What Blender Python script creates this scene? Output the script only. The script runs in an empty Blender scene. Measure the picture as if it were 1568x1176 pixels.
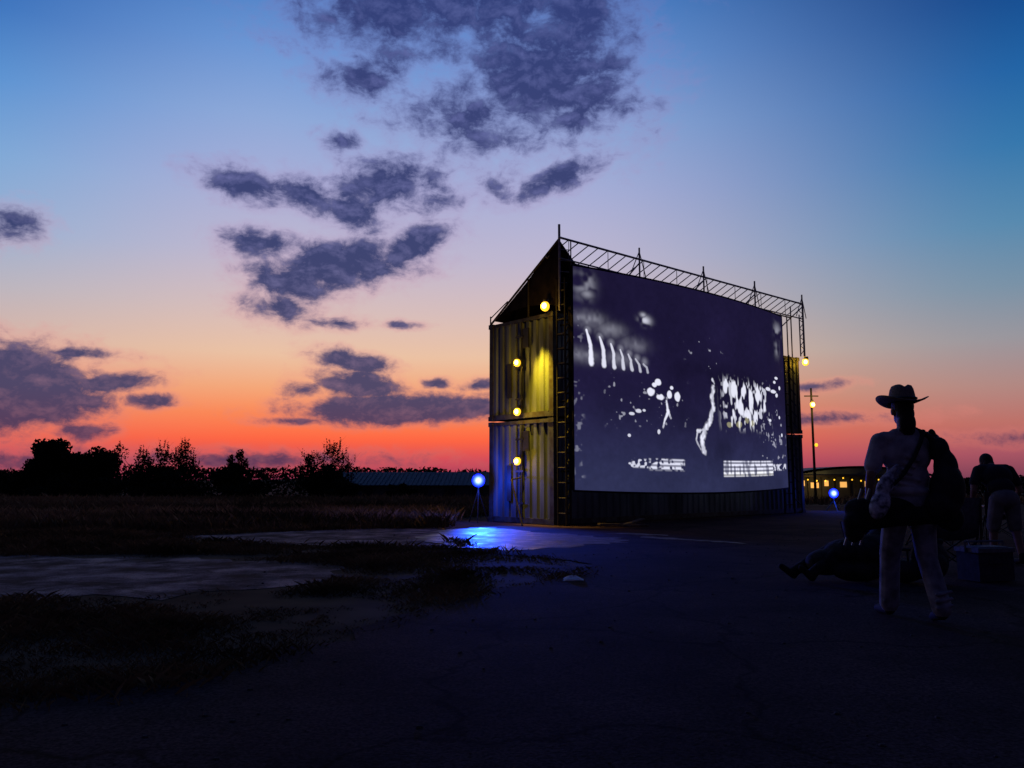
import bpy, math, random, time
import numpy as np
from mathutils import Vector, Matrix
sc=bpy.context.scene
D2R=math.pi/180
def lin(c):
    o=[]
    for v in c[:3]:
        v=v/255.0
        o.append(v/12.92 if v<=0.04045 else ((v+0.055)/1.055)**2.4)
    return (o[0],o[1],o[2],1.0)
try:
    sc.view_settings.view_transform='Standard'; sc.view_settings.look='None'; sc.view_settings.exposure=0
except Exception: pass
# ------------------------------------------------------------ camera
cd=bpy.data.cameras.new("camera"); cam=bpy.data.objects.new("camera",cd); sc.collection.objects.link(cam)
cam.location=(0,0,1.1); cam.rotation_euler=((90+6.8)*D2R,0,0); cd.lens=28.2; cd.sensor_width=36; cd.clip_end=6000; cd.clip_start=0.05
sc.camera=cam
# ------------------------------------------------------------ world
w=bpy.data.worlds.new("World"); sc.world=w; w.use_nodes=True
try:
    w.cycles.sampling_method='MANUAL'; w.cycles.sample_map_resolution=512
except Exception: pass
nt=w.node_tree; N=nt.nodes; L=nt.links; N.clear()
def nd(t,**k):
    n=N.new(t)
    for a,b in k.items(): setattr(n,a,b)
    return n
def setin(n,i,v):
    if hasattr(v,'is_output'): L.new(v,n.inputs[i])
    else: n.inputs[i].default_value=v
def M(op,a,b=None,c=None,clamp=False):
    n=nd('ShaderNodeMath',operation=op,use_clamp=clamp); setin(n,0,a)
    if b is not None: setin(n,1,b)
    if c is not None: setin(n,2,c)
    return n.outputs[0]
def SS(v,a,b,c=0.0,d=1.0):
    n=nd('ShaderNodeMapRange',interpolation_type='SMOOTHSTEP'); setin(n,0,v)
    n.inputs[1].default_value=a;n.inputs[2].default_value=b;n.inputs[3].default_value=c;n.inputs[4].default_value=d
    return n.outputs[0]
def MIX(f,a,b):
    n=nd('ShaderNodeMix',data_type='RGBA'); setin(n,0,f)
    for i,v in ((6,a),(7,b)): setin(n,i,v)
    return n.outputs[2]
def RAMP(f,stops):
    n=nd('ShaderNodeValToRGB'); L.new(f,n.inputs[0]); e=n.color_ramp.elements
    e[0].position=stops[0][0]; e[0].color=lin(stops[0][1]); e[1].position=stops[-1][0]; e[1].color=lin(stops[-1][1])
    for p,c in stops[1:-1]:
        q=e.new(p); q.color=lin(c)
    return n.outputs[0]
tc=nd('ShaderNodeTexCoord'); sp=nd('ShaderNodeSeparateXYZ'); L.new(tc.outputs['Generated'],sp.inputs[0])
X,Y,Z=sp.outputs
az=M('ARCTAN2',X,Y); el=M('ARCSINE',Z)
zc=M('MAXIMUM',Z,0.0)
ZEN=(16,36,88)
cen=RAMP(zc,[(0,(150,56,92)),(.022,(206,70,90)),(.048,(252,98,66)),(.078,(250,132,82)),(.11,(243,166,120)),(.15,(234,192,162)),(.204,(214,188,186)),(.267,(190,182,206)),(.342,(168,174,214)),(.41,(142,168,216)),(.476,(108,150,212)),(.534,(74,128,198)),(.7,(34,78,152)),(1,ZEN)])
lef=RAMP(zc,[(0,(112,52,90)),(.022,(180,72,100)),(.048,(236,100,84)),(.09,(234,148,118)),(.14,(214,176,162)),(.2,(180,178,190)),(.26,(144,174,210)),(.33,(116,166,214)),(.4,(78,142,208)),(.46,(46,110,186)),(.53,(28,82,162)),(1,ZEN)])
rig=RAMP(zc,[(0,(116,62,84)),(.028,(164,84,100)),(.06,(186,110,104)),(.1,(174,134,130)),(.15,(150,148,156)),(.204,(118,144,166)),(.267,(84,136,174)),(.342,(50,118,172)),(.41,(30,98,164)),(.476,(17,74,142)),(.534,(11,54,122)),(1,ZEN)])
bak=RAMP(zc,[(0,(62,45,64)),(.2,(50,42,70)),(.5,(33,35,68)),(1,ZEN)])
sky=MIX(SS(az,-16*D2R,-40*D2R),cen,lef)
sky=MIX(SS(az,2*D2R,35*D2R),sky,rig)
aab=M('ABSOLUTE',az)
sky=MIX(SS(aab,42*D2R,95*D2R),sky,bak)
BL=[(2.5,28.0,7.0,4.6,-10,1.15),(-9,31.6,7.5,3.0,0,1.0),(-11,27.3,3.2,1.4,0,.9),(-3,33,11,3.2,0,1.1),(-3.0,25.2,5.5,2.2,0,.8),(5,32.0,4,4,0,1.1),
(-19,19.7,2.9,1.2,-8,1.15),(-14.5,19.3,2.6,1.2,-15,1.1),(-9.2,20.6,4.4,1.8,8,1.05),(-11.6,18.6,3.0,1.6,-20,1.05),(-12.6,23.2,1.4,.6,0,.8),(3.6,21.2,3.8,1.0,22,1.1),(-1,20.6,1.6,1,0,.5),
(-17.8,16.0,2.7,1.1,0,1.2),(-12.2,14.9,5.5,1.9,10,1.4),(-7.2,16.6,3.6,1.2,24,1.35),(-15.8,13.6,3.0,1.4,-10,1.2),(-16.2,11.8,2.8,1.0,0,1.0),(-12.6,10.9,2.6,.4,0,.7),(-8.0,10.9,1.4,.28,0,.7),(-5.5,19.6,1.5,1.5,0,.45),
(-32.2,5.7,5.6,2.7,0,1.9),(-36,4.5,5,2.8,0,1.8),(-27.2,6.1,3.4,.7,8,1.25),(-24.2,5.1,2.0,.5,0,1.05),(-33,15.2,2.0,1.1,20,.85),(-28.3,3.0,1.6,.6,0,1.0),(-29,7.9,2.8,.4,0,.85),
(-11.3,8.2,2.8,.8,-8,1.3),(-10.8,6.7,3.2,1.1,-5,1.35),(-14.6,6.2,1.3,.6,0,1.0),(-8.2,4.9,7.8,1.15,2,1.8),(-15,4.0,2.8,.35,0,.95),(-5.5,6.8,1.1,.35,0,.9),(-2.0,6.8,2.0,.4,10,.8),(-3,5.2,4,.9,0,1.3),
(20.7,6.2,2.2,.35,5,.8),(22.5,4.0,3.5,.4,0,.6),(-18,1.3,11,.6,0,.7),(-34,1.2,9,.8,0,.7),(33,2.5,4,.4,0,.55)]
cmb=nd('ShaderNodeCombineXYZ'); L.new(az,cmb.inputs[0]); L.new(el,cmb.inputs[1])
P=cmb.outputs[0]
best=None
for a,e,ha,he,rt,st in BL:
    mp=nd('ShaderNodeMapping',vector_type='TEXTURE'); L.new(P,mp.inputs[0])
    mp.inputs['Location'].default_value=(a*D2R,e*D2R,0); mp.inputs['Rotation'].default_value=(0,0,rt*D2R)
    mp.inputs['Scale'].default_value=(ha*D2R*1.15,he*D2R*1.15,1)
    ln=nd('ShaderNodeVectorMath',operation='LENGTH'); L.new(mp.outputs[0],ln.inputs[0])
    d=M('MULTIPLY_ADD',ln.outputs['Value'],-st,st)
    best=d if best is None else M('MAXIMUM',best,d)
def noise(scale,det,dist=0,rough=.55,off=(0,0,0)):
    mp=nd('ShaderNodeMapping'); L.new(P,mp.inputs[0]); mp.inputs['Scale'].default_value=(1,1.5,1); mp.inputs['Location'].default_value=off
    n=nd('ShaderNodeTexNoise'); L.new(mp.outputs[0],n.inputs['Vector']); n.inputs['Scale'].default_value=scale; n.inputs['Detail'].default_value=det
    n.inputs['Distortion'].default_value=dist; n.inputs['Roughness'].default_value=rough
    return n.outputs[0]
n1=noise(30,7,.25,.66); n1b=noise(30,4,.25,.62,(0.004,0.014,0)); n2=noise(14,3,0,.5,(3,1,0))
cmbn=M('ADD',M('MULTIPLY',n1,2.1),M('MULTIPLY',n2,1.1))
den=M('ADD',best,M('ADD',cmbn,-1.58))
alpha=SS(den,-.08,.72)
halo=SS(den,-.55,.20)
lit=M('MULTIPLY_ADD',M('SUBTRACT',n1,n1b),2.6,.10,clamp=True)
thin=SS(den,.80,.20)
ccol=RAMP(zc,[(0,(84,50,84)),(.05,(66,50,88)),(.1,(54,58,100)),(.25,(42,54,104)),(.42,(48,57,110)),(.6,(44,58,118)),(1,ZEN)])
lcol=RAMP(zc,[(0,(140,74,92)),(.1,(118,90,118)),(.22,(104,102,148)),(.42,(98,104,162)),(.6,(76,90,150)),(1,ZEN)])
ccol=MIX(M('MAXIMUM',lit,M('MULTIPLY',thin,.5)),ccol,lcol)
hcol=RAMP(zc,[(0,(190,84,90)),(.12,(232,150,134)),(.3,(178,158,196)),(.5,(122,126,190)),(1,ZEN)])
sky=MIX(M('MULTIPLY',halo,.40),sky,hcol)
sky=MIX(M('MULTIPLY',alpha,.96),sky,ccol)
bg=nd('ShaderNodeBackground'); L.new(sky,bg.inputs[0]); bg.inputs[1].default_value=1.0
st=nd('ShaderNodeTexSky'); st.sky_type='NISHITA'; st.sun_disc=False; st.sun_elevation=-2*D2R; st.sun_rotation=-10*D2R
bg2=nd('ShaderNodeBackground'); L.new(st.outputs[0],bg2.inputs[0]); bg2.inputs[1].default_value=0.02
ad=nd('ShaderNodeAddShader'); L.new(bg.outputs[0],ad.inputs[0]); L.new(bg2.outputs[0],ad.inputs[1])
wo=nd('ShaderNodeOutputWorld'); L.new(ad.outputs[0],wo.inputs[0])

# ------------------------------------------------------------ materials
def mat(name,col,rough=.8,noise_amt=.25,scale=8,bump=.0,metal=0.0,emit=None,es=0,spec=.3,col2=None,stretch=(1,1,1)):
    m=bpy.data.materials.new(name); m.use_nodes=True; t=m.node_tree; b=t.nodes['Principled BSDF']
    b.inputs['Roughness'].default_value=rough; b.inputs['Metallic'].default_value=metal; b.inputs['Specular IOR Level'].default_value=spec
    c=t.nodes.new('ShaderNodeTexCoord'); mp=t.nodes.new('ShaderNodeMapping'); t.links.new(c.outputs['Object'],mp.inputs[0]); mp.inputs['Scale'].default_value=stretch
    n=t.nodes.new('ShaderNodeTexNoise'); t.links.new(mp.outputs[0],n.inputs['Vector']); n.inputs['Scale'].default_value=scale; n.inputs['Detail'].default_value=5
    r=t.nodes.new('ShaderNodeValToRGB'); t.links.new(n.outputs[0],r.inputs[0])
    c2=col2 if col2 else tuple(v*(1-noise_amt*2) for v in col)
    r.color_ramp.elements[0].position=.35; r.color_ramp.elements[1].position=.65
    r.color_ramp.elements[0].color=(*[max(0,v) for v in c2],1); r.color_ramp.elements[1].color=(*col,1)
    t.links.new(r.outputs[0],b.inputs['Base Color'])
    if bump:
        bp=t.nodes.new('ShaderNodeBump'); bp.inputs['Strength'].default_value=bump; bp.inputs['Distance'].default_value=.02
        t.links.new(n.outputs[0],bp.inputs['Height']); t.links.new(bp.outputs[0],b.inputs['Normal'])
    if emit:
        b.inputs['Emission Color'].default_value=(*emit,1); b.inputs['Emission Strength'].default_value=es
        try: m.cycles.emission_sampling='NONE'
        except Exception: pass
    return m
m_soil=mat('soil',(.080,.055,.036),.95,.3,1.2,.6,col2=(.020,.014,.011),spec=.05)
m_grass=mat('dry_grass_blades',(.19,.125,.065),.95,.3,.9,0,col2=(.045,.034,.018),spec=.02)
m_grassfar=mat('field_grass_blades',(.30,.20,.11),.95,.3,.16,0,col2=(.05,.042,.024),spec=.02,stretch=(.35,1.8,1))
m_leaf=mat('foliage',(.020,.024,.012),.9,.3,2,0,spec=.05)
m_bark=mat('bark',(.02,.016,.012),.9,.3,6,.5)
m_cont=mat('container_paint',(.095,.118,.135),.6,.2,2.2,.15,col2=(.036,.044,.054),stretch=(1,1,.25),spec=.15)
m_frame=mat('container_frame_paint',(.05,.055,.058),.6,.3,6,.2,col2=(.025,.02,.018),spec=.15)
m_steel=mat('galvanised_tube',(.26,.26,.27),.45,.2,12,0,metal=.5)
m_dark=mat('dark_timber',(.022,.018,.015),.8,.3,9,.3)
m_tarp=mat('dark_tarpaulin',(.014,.010,.010),.85,.3,3,.5,spec=.05)
m_black=mat('black_metal',(.015,.015,.017),.5,.2,20)
m_roof=mat('shed_roof_sheet',(.05,.075,.09),.6,.2,1.5,.2)
m_wall=mat('shed_wall',(.05,.06,.07),.8,.2,2,.1)
m_skin=mat('skin',(.20,.11,.08),.6,.1,20)
m_shirt=mat('white_shirt_cotton',(.34,.32,.35),.9,.15,9,.5,col2=(.17,.155,.18))
m_jeans=mat('faded_denim',(.22,.22,.27),.9,.25,10,.4,col2=(.08,.08,.11))
m_dshirt=mat('black_shirt_cotton',(.02,.02,.025),.9,.2,9,.5)
m_shorts=mat('khaki_shorts',(.15,.14,.14),.9,.2,9,.5)
m_shoe=mat('shoe_leather',(.03,.025,.025),.8,.2,20,spec=.1)
m_hair=mat('dark_hair',(.015,.010,.008),.7,.3,60,.5)
m_straw=mat('straw_hat_weave',(.16,.13,.10),.8,.2,80,.4)
m_bag=mat('black_bag_nylon',(.018,.018,.022),.8,.3,14,.6)
m_print=mat('printed_bag_cloth',(.50,.50,.58),.9,.2,22,.4,col2=(.04,.04,.07))
m_blank=mat('dark_blanket',(.02,.018,.022),.95,.4,14,.8)
m_canvas=mat('chair_canvas',(.03,.03,.045),.9,.2,14,.3)
m_white=mat('white_plastic',(.70,.71,.78),.5,.1,20,.3)
m_grey=mat('grey_plastic',(.09,.095,.12),.6,.2,20,.3)
m_wood=mat('plank_wood',(.14,.11,.08),.8,.3,9,.3)
m_stone=mat('gravel_stone',(.07,.055,.05),.9,.3,9,.3)
m_yel=mat('yellow_bulb_glass',(.8,.6,.2),.4,0,1,emit=(1,.52,.02),es=1.6)
m_yelc=mat('yellow_bulb_filament',(.8,.7,.3),.4,0,1,emit=(1,.86,.32),es=5)
m_win=mat('lit_window',(.5,.3,.1),.4,0,9,emit=(1,.50,.12),es=.9)
def dish(name,core,rim,rad,s0_,s1_):
    m=bpy.data.materials.new(name); m.use_nodes=True; t=m.node_tree; b=t.nodes['Principled BSDF']; b.inputs['Base Color'].default_value=(.01,.03,.3,1)
    c=t.nodes.new('ShaderNodeTexCoord'); v=t.nodes.new('ShaderNodeVectorMath'); v.operation='LENGTH'; t.links.new(c.outputs['Object'],v.inputs[0])
    r=t.nodes.new('ShaderNodeMapRange'); t.links.new(v.outputs['Value'],r.inputs[0]); r.inputs[1].default_value=rad; r.inputs[2].default_value=0; r.inputs[3].default_value=0; r.inputs[4].default_value=1
    p=t.nodes.new('ShaderNodeMath'); p.operation='POWER'; t.links.new(r.outputs[0],p.inputs[0]); p.inputs[1].default_value=2.0
    q=t.nodes.new('ShaderNodeMath'); q.operation='MULTIPLY_ADD'; t.links.new(p.outputs[0],q.inputs[0]); q.inputs[1].default_value=s1_-s0_; q.inputs[2].default_value=s0_
    x=t.nodes.new('ShaderNodeMix'); x.data_type='RGBA'; t.links.new(p.outputs[0],x.inputs[0]); x.inputs[6].default_value=(*rim,1); x.inputs[7].default_value=(*core,1)
    t.links.new(x.outputs[2],b.inputs['Emission Color']); t.links.new(q.outputs[0],b.inputs['Emission Strength'])
    try: m.cycles.emission_sampling='NONE'
    except Exception: pass
    return m
m_blu=dish('blue_lamp_reflector',(.55,.70,1.0),(.004,.03,1.0),.19,.30,8.0)
def asphalt(name,c1,c2,rough,sc2=1.0,wet=0,crack=.35,spec=.15):
    m=bpy.data.materials.new(name); m.use_nodes=True; t=m.node_tree; b=t.nodes['Principled BSDF']; nn=t.nodes; ll=t.links
    c=nn.new('ShaderNodeTexCoord')
    n=nn.new('ShaderNodeTexNoise'); ll.new(c.outputs['Object'],n.inputs['Vector']); n.inputs['Scale'].default_value=.7*sc2; n.inputs['Detail'].default_value=8; n.inputs['Roughness'].default_value=.65
    g=nn.new('ShaderNodeTexNoise'); ll.new(c.outputs['Object'],g.inputs['Vector']); g.inputs['Scale'].default_value=60; g.inputs['Detail'].default_value=3
    v=nn.new('ShaderNodeTexVoronoi'); v.feature='DISTANCE_TO_EDGE'; v.inputs['Scale'].default_value=.45
    ds=nn.new('ShaderNodeVectorMath'); ds.operation='ADD'; n3=nn.new('ShaderNodeTexNoise'); ll.new(c.outputs['Object'],n3.inputs['Vector']); n3.inputs['Scale'].default_value=1.5; n3.inputs['Detail'].default_value=5
    ll.new(c.outputs['Object'],ds.inputs[0]); ll.new(n3.outputs[1],ds.inputs[1]); ll.new(ds.outputs[0],v.inputs['Vector'])
    r=nn.new('ShaderNodeValToRGB'); ll.new(n.outputs[0],r.inputs[0]); r.color_ramp.elements[0].position=.40; r.color_ramp.elements[1].position=.62
    r.color_ramp.elements[0].color=(*c2,1); r.color_ramp.elements[1].color=(*c1,1)
    cr=nn.new('ShaderNodeMapRange'); ll.new(v.outputs['Distance'],cr.inputs[0]); cr.inputs[1].default_value=0.0; cr.inputs[2].default_value=.018; cr.inputs[3].default_value=crack; cr.inputs[4].default_value=1
    mx=nn.new('ShaderNodeMix'); mx.data_type='RGBA'; mx.blend_type='MULTIPLY'; mx.inputs[0].default_value=1; ll.new(r.outputs[0],mx.inputs[6]); ll.new(cr.outputs[0],mx.inputs[7])
    g2=nn.new('ShaderNodeMapRange'); ll.new(g.outputs[0],g2.inputs[0]); g2.inputs[1].default_value=.3; g2.inputs[2].default_value=.75; g2.inputs[3].default_value=.35; g2.inputs[4].default_value=2.0
    mx2=nn.new('ShaderNodeMix'); mx2.data_type='RGBA'; mx2.blend_type='MULTIPLY'; mx2.inputs[0].default_value=1; ll.new(mx.outputs[2],mx2.inputs[6]); ll.new(g2.outputs[0],mx2.inputs[7])
    ll.new(mx2.outputs[2],b.inputs['Base Color'])
    rr=nn.new('ShaderNodeMapRange'); ll.new(n.outputs[0],rr.inputs[0]); rr.inputs[1].default_value=.48; rr.inputs[2].default_value=.62; rr.inputs[3].default_value=rough; rr.inputs[4].default_value=rough-wet
    ll.new(rr.outputs[0],b.inputs['Roughness']); b.inputs['Specular IOR Level'].default_value=spec
    bp=nn.new('ShaderNodeBump'); bp.inputs['Strength'].default_value=.6; bp.inputs['Distance'].default_value=.01; ll.new(g.outputs[0],bp.inputs['Height']); ll.new(bp.outputs[0],b.inputs['Normal'])
    return m
m_asph=asphalt('asphalt',(.050,.030,.032),(.024,.015,.017),.97,spec=.03)
m_lot=asphalt('dusty_concrete',(.17,.125,.145),(.022,.016,.018),.95,2.2,.30,spec=.08)
m_wet=asphalt('wet_asphalt',(.10,.09,.12),(.012,.012,.015),.60,2.8,.25,spec=.35)

# ------------------------------------------------------------ mesh builder
class MB:
    def __init__(s): s.v=[];s.f=[];s.m=[]
    def add(s,vs,fs,mi=0):
        o=len(s.v); s.v+= [tuple(x) for x in vs]; s.f+=[tuple(i+o for i in f) for f in fs]; s.m+=[mi]*len(fs)
    def box(s,c,sz,mi=0,rot=None):
        hx,hy,hz=sz[0]/2,sz[1]/2,sz[2]/2; pts=[]
        for dx in(-hx,hx):
            for dy in(-hy,hy):
                for dz in(-hz,hz):
                    p=Vector((dx,dy,dz)); 
                    if rot is not None: p=rot@p
                    pts.append(p+Vector(c))
        s.add(pts,[(0,1,3,2),(4,6,7,5),(0,4,5,1),(2,3,7,6),(0,2,6,4),(1,5,7,3)],mi)
    def tube(s,a,b,r0,r1=None,n=6,mi=0):
        r1=r0 if r1 is None else r1
        a=Vector(a);b=Vector(b);d=(b-a)
        if d.length<1e-6:return
        d.normalize(); u=d.orthogonal().normalized(); w_=d.cross(u)
        vs=[]
        for p,r in((a,r0),(b,r1)):
            for i in range(n):
                t=2*math.pi*i/n; vs.append(p+(u*math.cos(t)+w_*math.sin(t))*r)
        fs=[(i,(i+1)%n,n+(i+1)%n,n+i) for i in range(n)]+[tuple(range(n))[::-1],tuple(range(n,2*n))]
        s.add(vs,fs,mi)
    def ell(s,c,r,mi=0,n=12,k=8,rot=None):
        vs=[];fs=[]
        for j in range(k+1):
            ph=math.pi*j/k
            for i in range(n):
                t=2*math.pi*i/n
                p=Vector((r[0]*math.sin(ph)*math.cos(t),r[1]*math.sin(ph)*math.sin(t),r[2]*math.cos(ph)))
                if rot is not None:p=rot@p
                vs.append(p+Vector(c))
        for j in range(k):
            for i in range(n):
                fs.append((j*n+i,(j+1)*n+i,(j+1)*n+(i+1)%n,j*n+(i+1)%n))
        s.add(vs,fs,mi)
    def obj(s,name,mats,parent=None,smooth=False):
        me=bpy.data.meshes.new(name); me.from_pydata(s.v,[],s.f)
        for x in (mats if isinstance(mats,(list,tuple)) else [mats]): me.materials.append(x)
        me.polygons.foreach_set('material_index',s.m)
        if smooth: me.polygons.foreach_set('use_smooth',[True]*len(s.f))
        me.update(); o=bpy.data.objects.new(name,me); sc.collection.objects.link(o)
        if parent: o.parent=parent
        return o
def quadmesh(name,V,m,parent=None):
    n=len(V); me=bpy.data.meshes.new(name); me.vertices.add(n*4); me.vertices.foreach_set('co',V.astype(np.float32).ravel())
    me.loops.add(n*4); me.loops.foreach_set('vertex_index',np.arange(n*4,dtype=np.int32)); me.polygons.add(n)
    me.polygons.foreach_set('loop_start',(np.arange(n)*4).astype(np.int32)); me.update(calc_edges=True); me.materials.append(m)
    o=bpy.data.objects.new(name,me); sc.collection.objects.link(o)
    if parent: o.parent=parent
    return o
def leafquads(C,sz,r):
    n=len(C); a=r.normal(size=(n,3)); a/=np.linalg.norm(a,axis=1)[:,None]; t=r.normal(size=(n,3)); o=np.cross(a,t); o/=np.linalg.norm(o,axis=1)[:,None]
    s_=(sz*r.uniform(.5,1.3,n))[:,None]
    return np.stack([C-a*s_,C+o*s_*.5,C+a*s_,C-o*s_*.5],1)
def empty(name,loc=(0,0,0),rz=0):
    o=bpy.data.objects.new(name,None); sc.collection.objects.link(o); o.location=loc; o.rotation_euler=(0,0,rz); o.empty_display_size=.3
    return o
def light(name,kind,loc,col,power,parent=None,size=.1,spot=None,target=None,blend=.6):
    ld=bpy.data.lights.new(name,kind); ld.color=col; ld.energy=power
    if kind in('POINT','SPOT'): ld.shadow_soft_size=size
    if spot: ld.spot_size=spot*D2R; ld.spot_blend=blend
    o=bpy.data.objects.new(name,ld); sc.collection.objects.link(o); o.location=loc
    if target is not None:
        o.rotation_euler=(Vector(target)-Vector(loc)).to_track_quat('-Z','Y').to_euler()
    if parent: o.parent=parent
    return o
def sst(a,b,x):
    t=min(1,max(0,(x-a)/(b-a))); return t*t*(3-2*t)
def tz(y): return -1.2*sst(35,80,y)

# ------------------------------------------------------------ people
def cap(b,p0,r0,p1,r1):
    b.tube(p0,p1,r0,r1,12)
    b.ell(p0,(r0,)*3,0,12,8); b.ell(p1,(r1,)*3,0,12,8)
def person_body(name,prims,mats,parent,vox=.010,smooth=2):
    b=MB()
    for p in prims:
        if p[0]=='c': cap(b,p[1],p[2],p[3],p[4])
        else: b.ell(p[1],p[2],0,20,14,p[4] if len(p)>4 else None)
    me=bpy.data.meshes.new('tmp'); me.from_pydata(b.v,[],b.f); o=bpy.data.objects.new(name,me); sc.collection.objects.link(o)
    md=o.modifiers.new('r','REMESH'); md.mode='VOXEL'; md.voxel_size=vox
    if smooth:
        m2=o.modifiers.new('s','SMOOTH'); m2.factor=.5; m2.iterations=smooth
    dg=bpy.context.evaluated_depsgraph_get(); ev=o.evaluated_get(dg); nm=bpy.data.meshes.new_from_object(ev); o.modifiers.clear(); o.data=nm
    n=len(nm.polygons); C=np.zeros(n*3); nm.polygons.foreach_get('center',C); C=C.reshape(-1,3)
    best=np.full(n,1e9); lab=np.zeros(n,int)
    for p in prims:
        if p[0]=='c':
            a=np.array(p[1],float);d=np.array(p[3],float)-a; t=np.clip(((C-a)@d)/max(1e-9,d@d),0,1); dist=np.linalg.norm(C-a-t[:,None]*d,axis=1)-(p[2]+(p[4]-p[2])*t); mi=p[5]
        else:
            q=(C-np.array(p[1]))
            if len(p)>4 and p[4] is not None: q=q@np.array(p[4])
            k=np.linalg.norm(q/np.array(p[2]),axis=1); dist=(k-1)*min(p[2]); mi=p[3]
        m_=dist<best; best[m_]=dist[m_]; lab[m_]=mi
    nm.materials.clear()
    for m in mats: nm.materials.append(m)
    nm.polygons.foreach_set('material_index',lab.astype(np.int32)); nm.polygons.foreach_set('use_smooth',[True]*n); nm.update()
    o.parent=parent; return o
def hand(wr,d,lat,nrm,mi,curl=.6,s=1.0):
    wr=Vector(wr);d=Vector(d).normalized();lat=Vector(lat).normalized();nrm=Vector(nrm).normalized(); out=[]
    for i,(o,l) in enumerate([(-.030,.066),(-.010,.075),(.010,.070),(.029,.055)]):
        k=wr+d*.085*s+lat*o*s; out.append(('c',tuple(wr+lat*o*.5*s),.016*s,tuple(k),.013*s,mi))
        a=k+(d*math.cos(curl*.6)+nrm*math.sin(curl*.6))*l*.5*s; e_=a+(d*math.cos(curl*1.7)+nrm*math.sin(curl*1.7))*l*.5*s
        out.append(('c',tuple(k),.0100*s,tuple(a),.0092*s,mi)); out.append(('c',tuple(a),.0092*s,tuple(e_),.0078*s,mi))
    t0=wr+d*.02*s-lat*.025*s; t1=t0+(d*.6-lat*.7+nrm*.3).normalized()*.04*s; t2=t1+(d*.85-lat*.2+nrm*.4).normalized()*.032*s
    out+=[('c',tuple(t0),.014*s,tuple(t1),.011*s,mi),('c',tuple(t1),.011*s,tuple(t2),.009*s,mi)]
    return out
def head(c,fwd,up,sk,hr):
    c=Vector(c);f=Vector(fwd).normalized();u=Vector(up).normalized();r=f.cross(u).normalized(); R3=Matrix((r,f,u)).transposed()
    P=lambda x,y,z: tuple(c+r*x+f*y+u*z)
    return [('e',P(0,0,.02),(.074,.094,.100),sk,R3),('e',P(0,.03,-.055),(.054,.060,.062),sk,R3),('c',P(0,.088,.0),.009,P(0,.104,-.028),.013,sk),
            ('e',P(-.076,0,-.01),(.012,.022,.032),sk,R3),('e',P(.076,0,-.01),(.012,.022,.032),sk,R3),
            ('e',P(-.03,.086,.012),(.014,.010,.009),hr,R3),('e',P(.03,.086,.012),(.014,.010,.009),hr,R3),('e',P(0,.088,-.058),(.026,.010,.008),hr,R3),
            ('e',P(0,-.018,.035),(.082,.094,.100),hr,R3),('e',P(0,-.055,-.03),(.070,.052,.080),hr,R3)]
e=empty('man_in_cowboy_hat',(3.10,6.33,.010),-4*D2R)
MT=[m_skin,m_shirt,m_jeans,m_shoe,m_hair]
pr=[('e',(0,-.01,.94),(.165,.115,.125),2),('e',(0,0,1.10),(.165,.115,.16),1),('e',(0,.005,1.29),(.192,.122,.18),1),
('e',(-.02,-.02,1.0),(.172,.125,.06),1),
('c',(-.16,0,1.405),.064,(.16,0,1.405),.064,1),('c',(-.07,0,1.43),.062,(.07,0,1.43),.062,1),
('c',(0,.0,1.44),.055,(0,.02,1.56),.052,0),
('c',(-.20,0,1.39),.068,(-.262,-.01,1.20),.068,1),('c',(-.25,-.01,1.22),.043,(-.285,-.02,1.13),.038,0),('c',(-.285,-.02,1.13),.038,(-.28,.09,.90),.026,0),
('c',(.20,0,1.39),.068,(.285,-.03,1.22),.068,1),('c',(.28,-.03,1.25),.045,(.345,-.06,1.13),.038,0),('c',(.345,-.06,1.13),.038,(.28,.12,.97),.027,0),
('c',(-.090,0,.90),.102,(-.100,.17,.50),.080,2),('c',(-.100,.17,.50),.076,(-.085,.28,.11),.076,2),
('c',(.090,0,.90),.102,(.125,.04,.50),.080,2),('c',(.125,.04,.50),.076,(.155,-.10,.13),.074,2),
('c',(-.085,.28,.055),.042,(-.095,.49,.036),.036,3),('c',(-.085,.28,.12),.045,(-.085,.28,.06),.045,3),
('c',(.155,-.10,.085),.042,(.175,.09,.036),.036,3),('c',(.155,-.10,.14),.044,(.155,-.10,.08),.044,3)]
for k in range(7):
    z=1.02+.05*k; pr.append(('c',(-.14+.02*k,-.098-.012*(k%2),z),.016,(-.02+.03*(k%3),-.115,z-.035),.013,1))
for (xx,y0) in((-.085,.28),(.155,-.10)):
    for k in range(3):
        pr.append(('c',(xx-.055,y0-.055,.13+.05*k),.014,(xx+.05,y0-.06,.155+.05*k),.014,2))
pr+=hand((-.28,.09,.90),(0,.25,-1),(0,1,.2),(1,0,0),0,.9)+hand((.28,.12,.97),(-.5,.6,-.5),(.3,.7,.5),(-.6,-.5,0),0,.9)
pr+=head((0,.03,1.635),(0,1,-.08),(0,.08,1),0,4)+[('e',(0,-.055,1.53),(.066,.045,.10),4)]
person_body('body',pr,MT,e,.009)
b=MB(); n=48; prof=[(0,.128),(.03,.127),(.058,.130),(.080,.120),(.092,.095),(.100,.055),(.106,.02),(.110,.0),(.132,-.008),(.158,-.006),(.186,.002),(.190,-.004),(.158,-.015),(.110,-.014)]
for j,(r,z) in enumerate(prof):
    for i in range(n):
        t=2*math.pi*i/n; cx,cy=math.cos(t),math.sin(t); zz=z
        if r>.115: zz+= .036*abs(cx)**1.5*((r-.1)/.08)-.022*abs(cy)**2*((r-.1)/.08)
        if z>.09: zz+= -.020*math.exp(-(r*cx/.022)**2)-.010*max(0,cy)
        b.v.append((r*cx*(.92 if r<.112 else 1.0),r*cy*1.10,zz))
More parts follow.
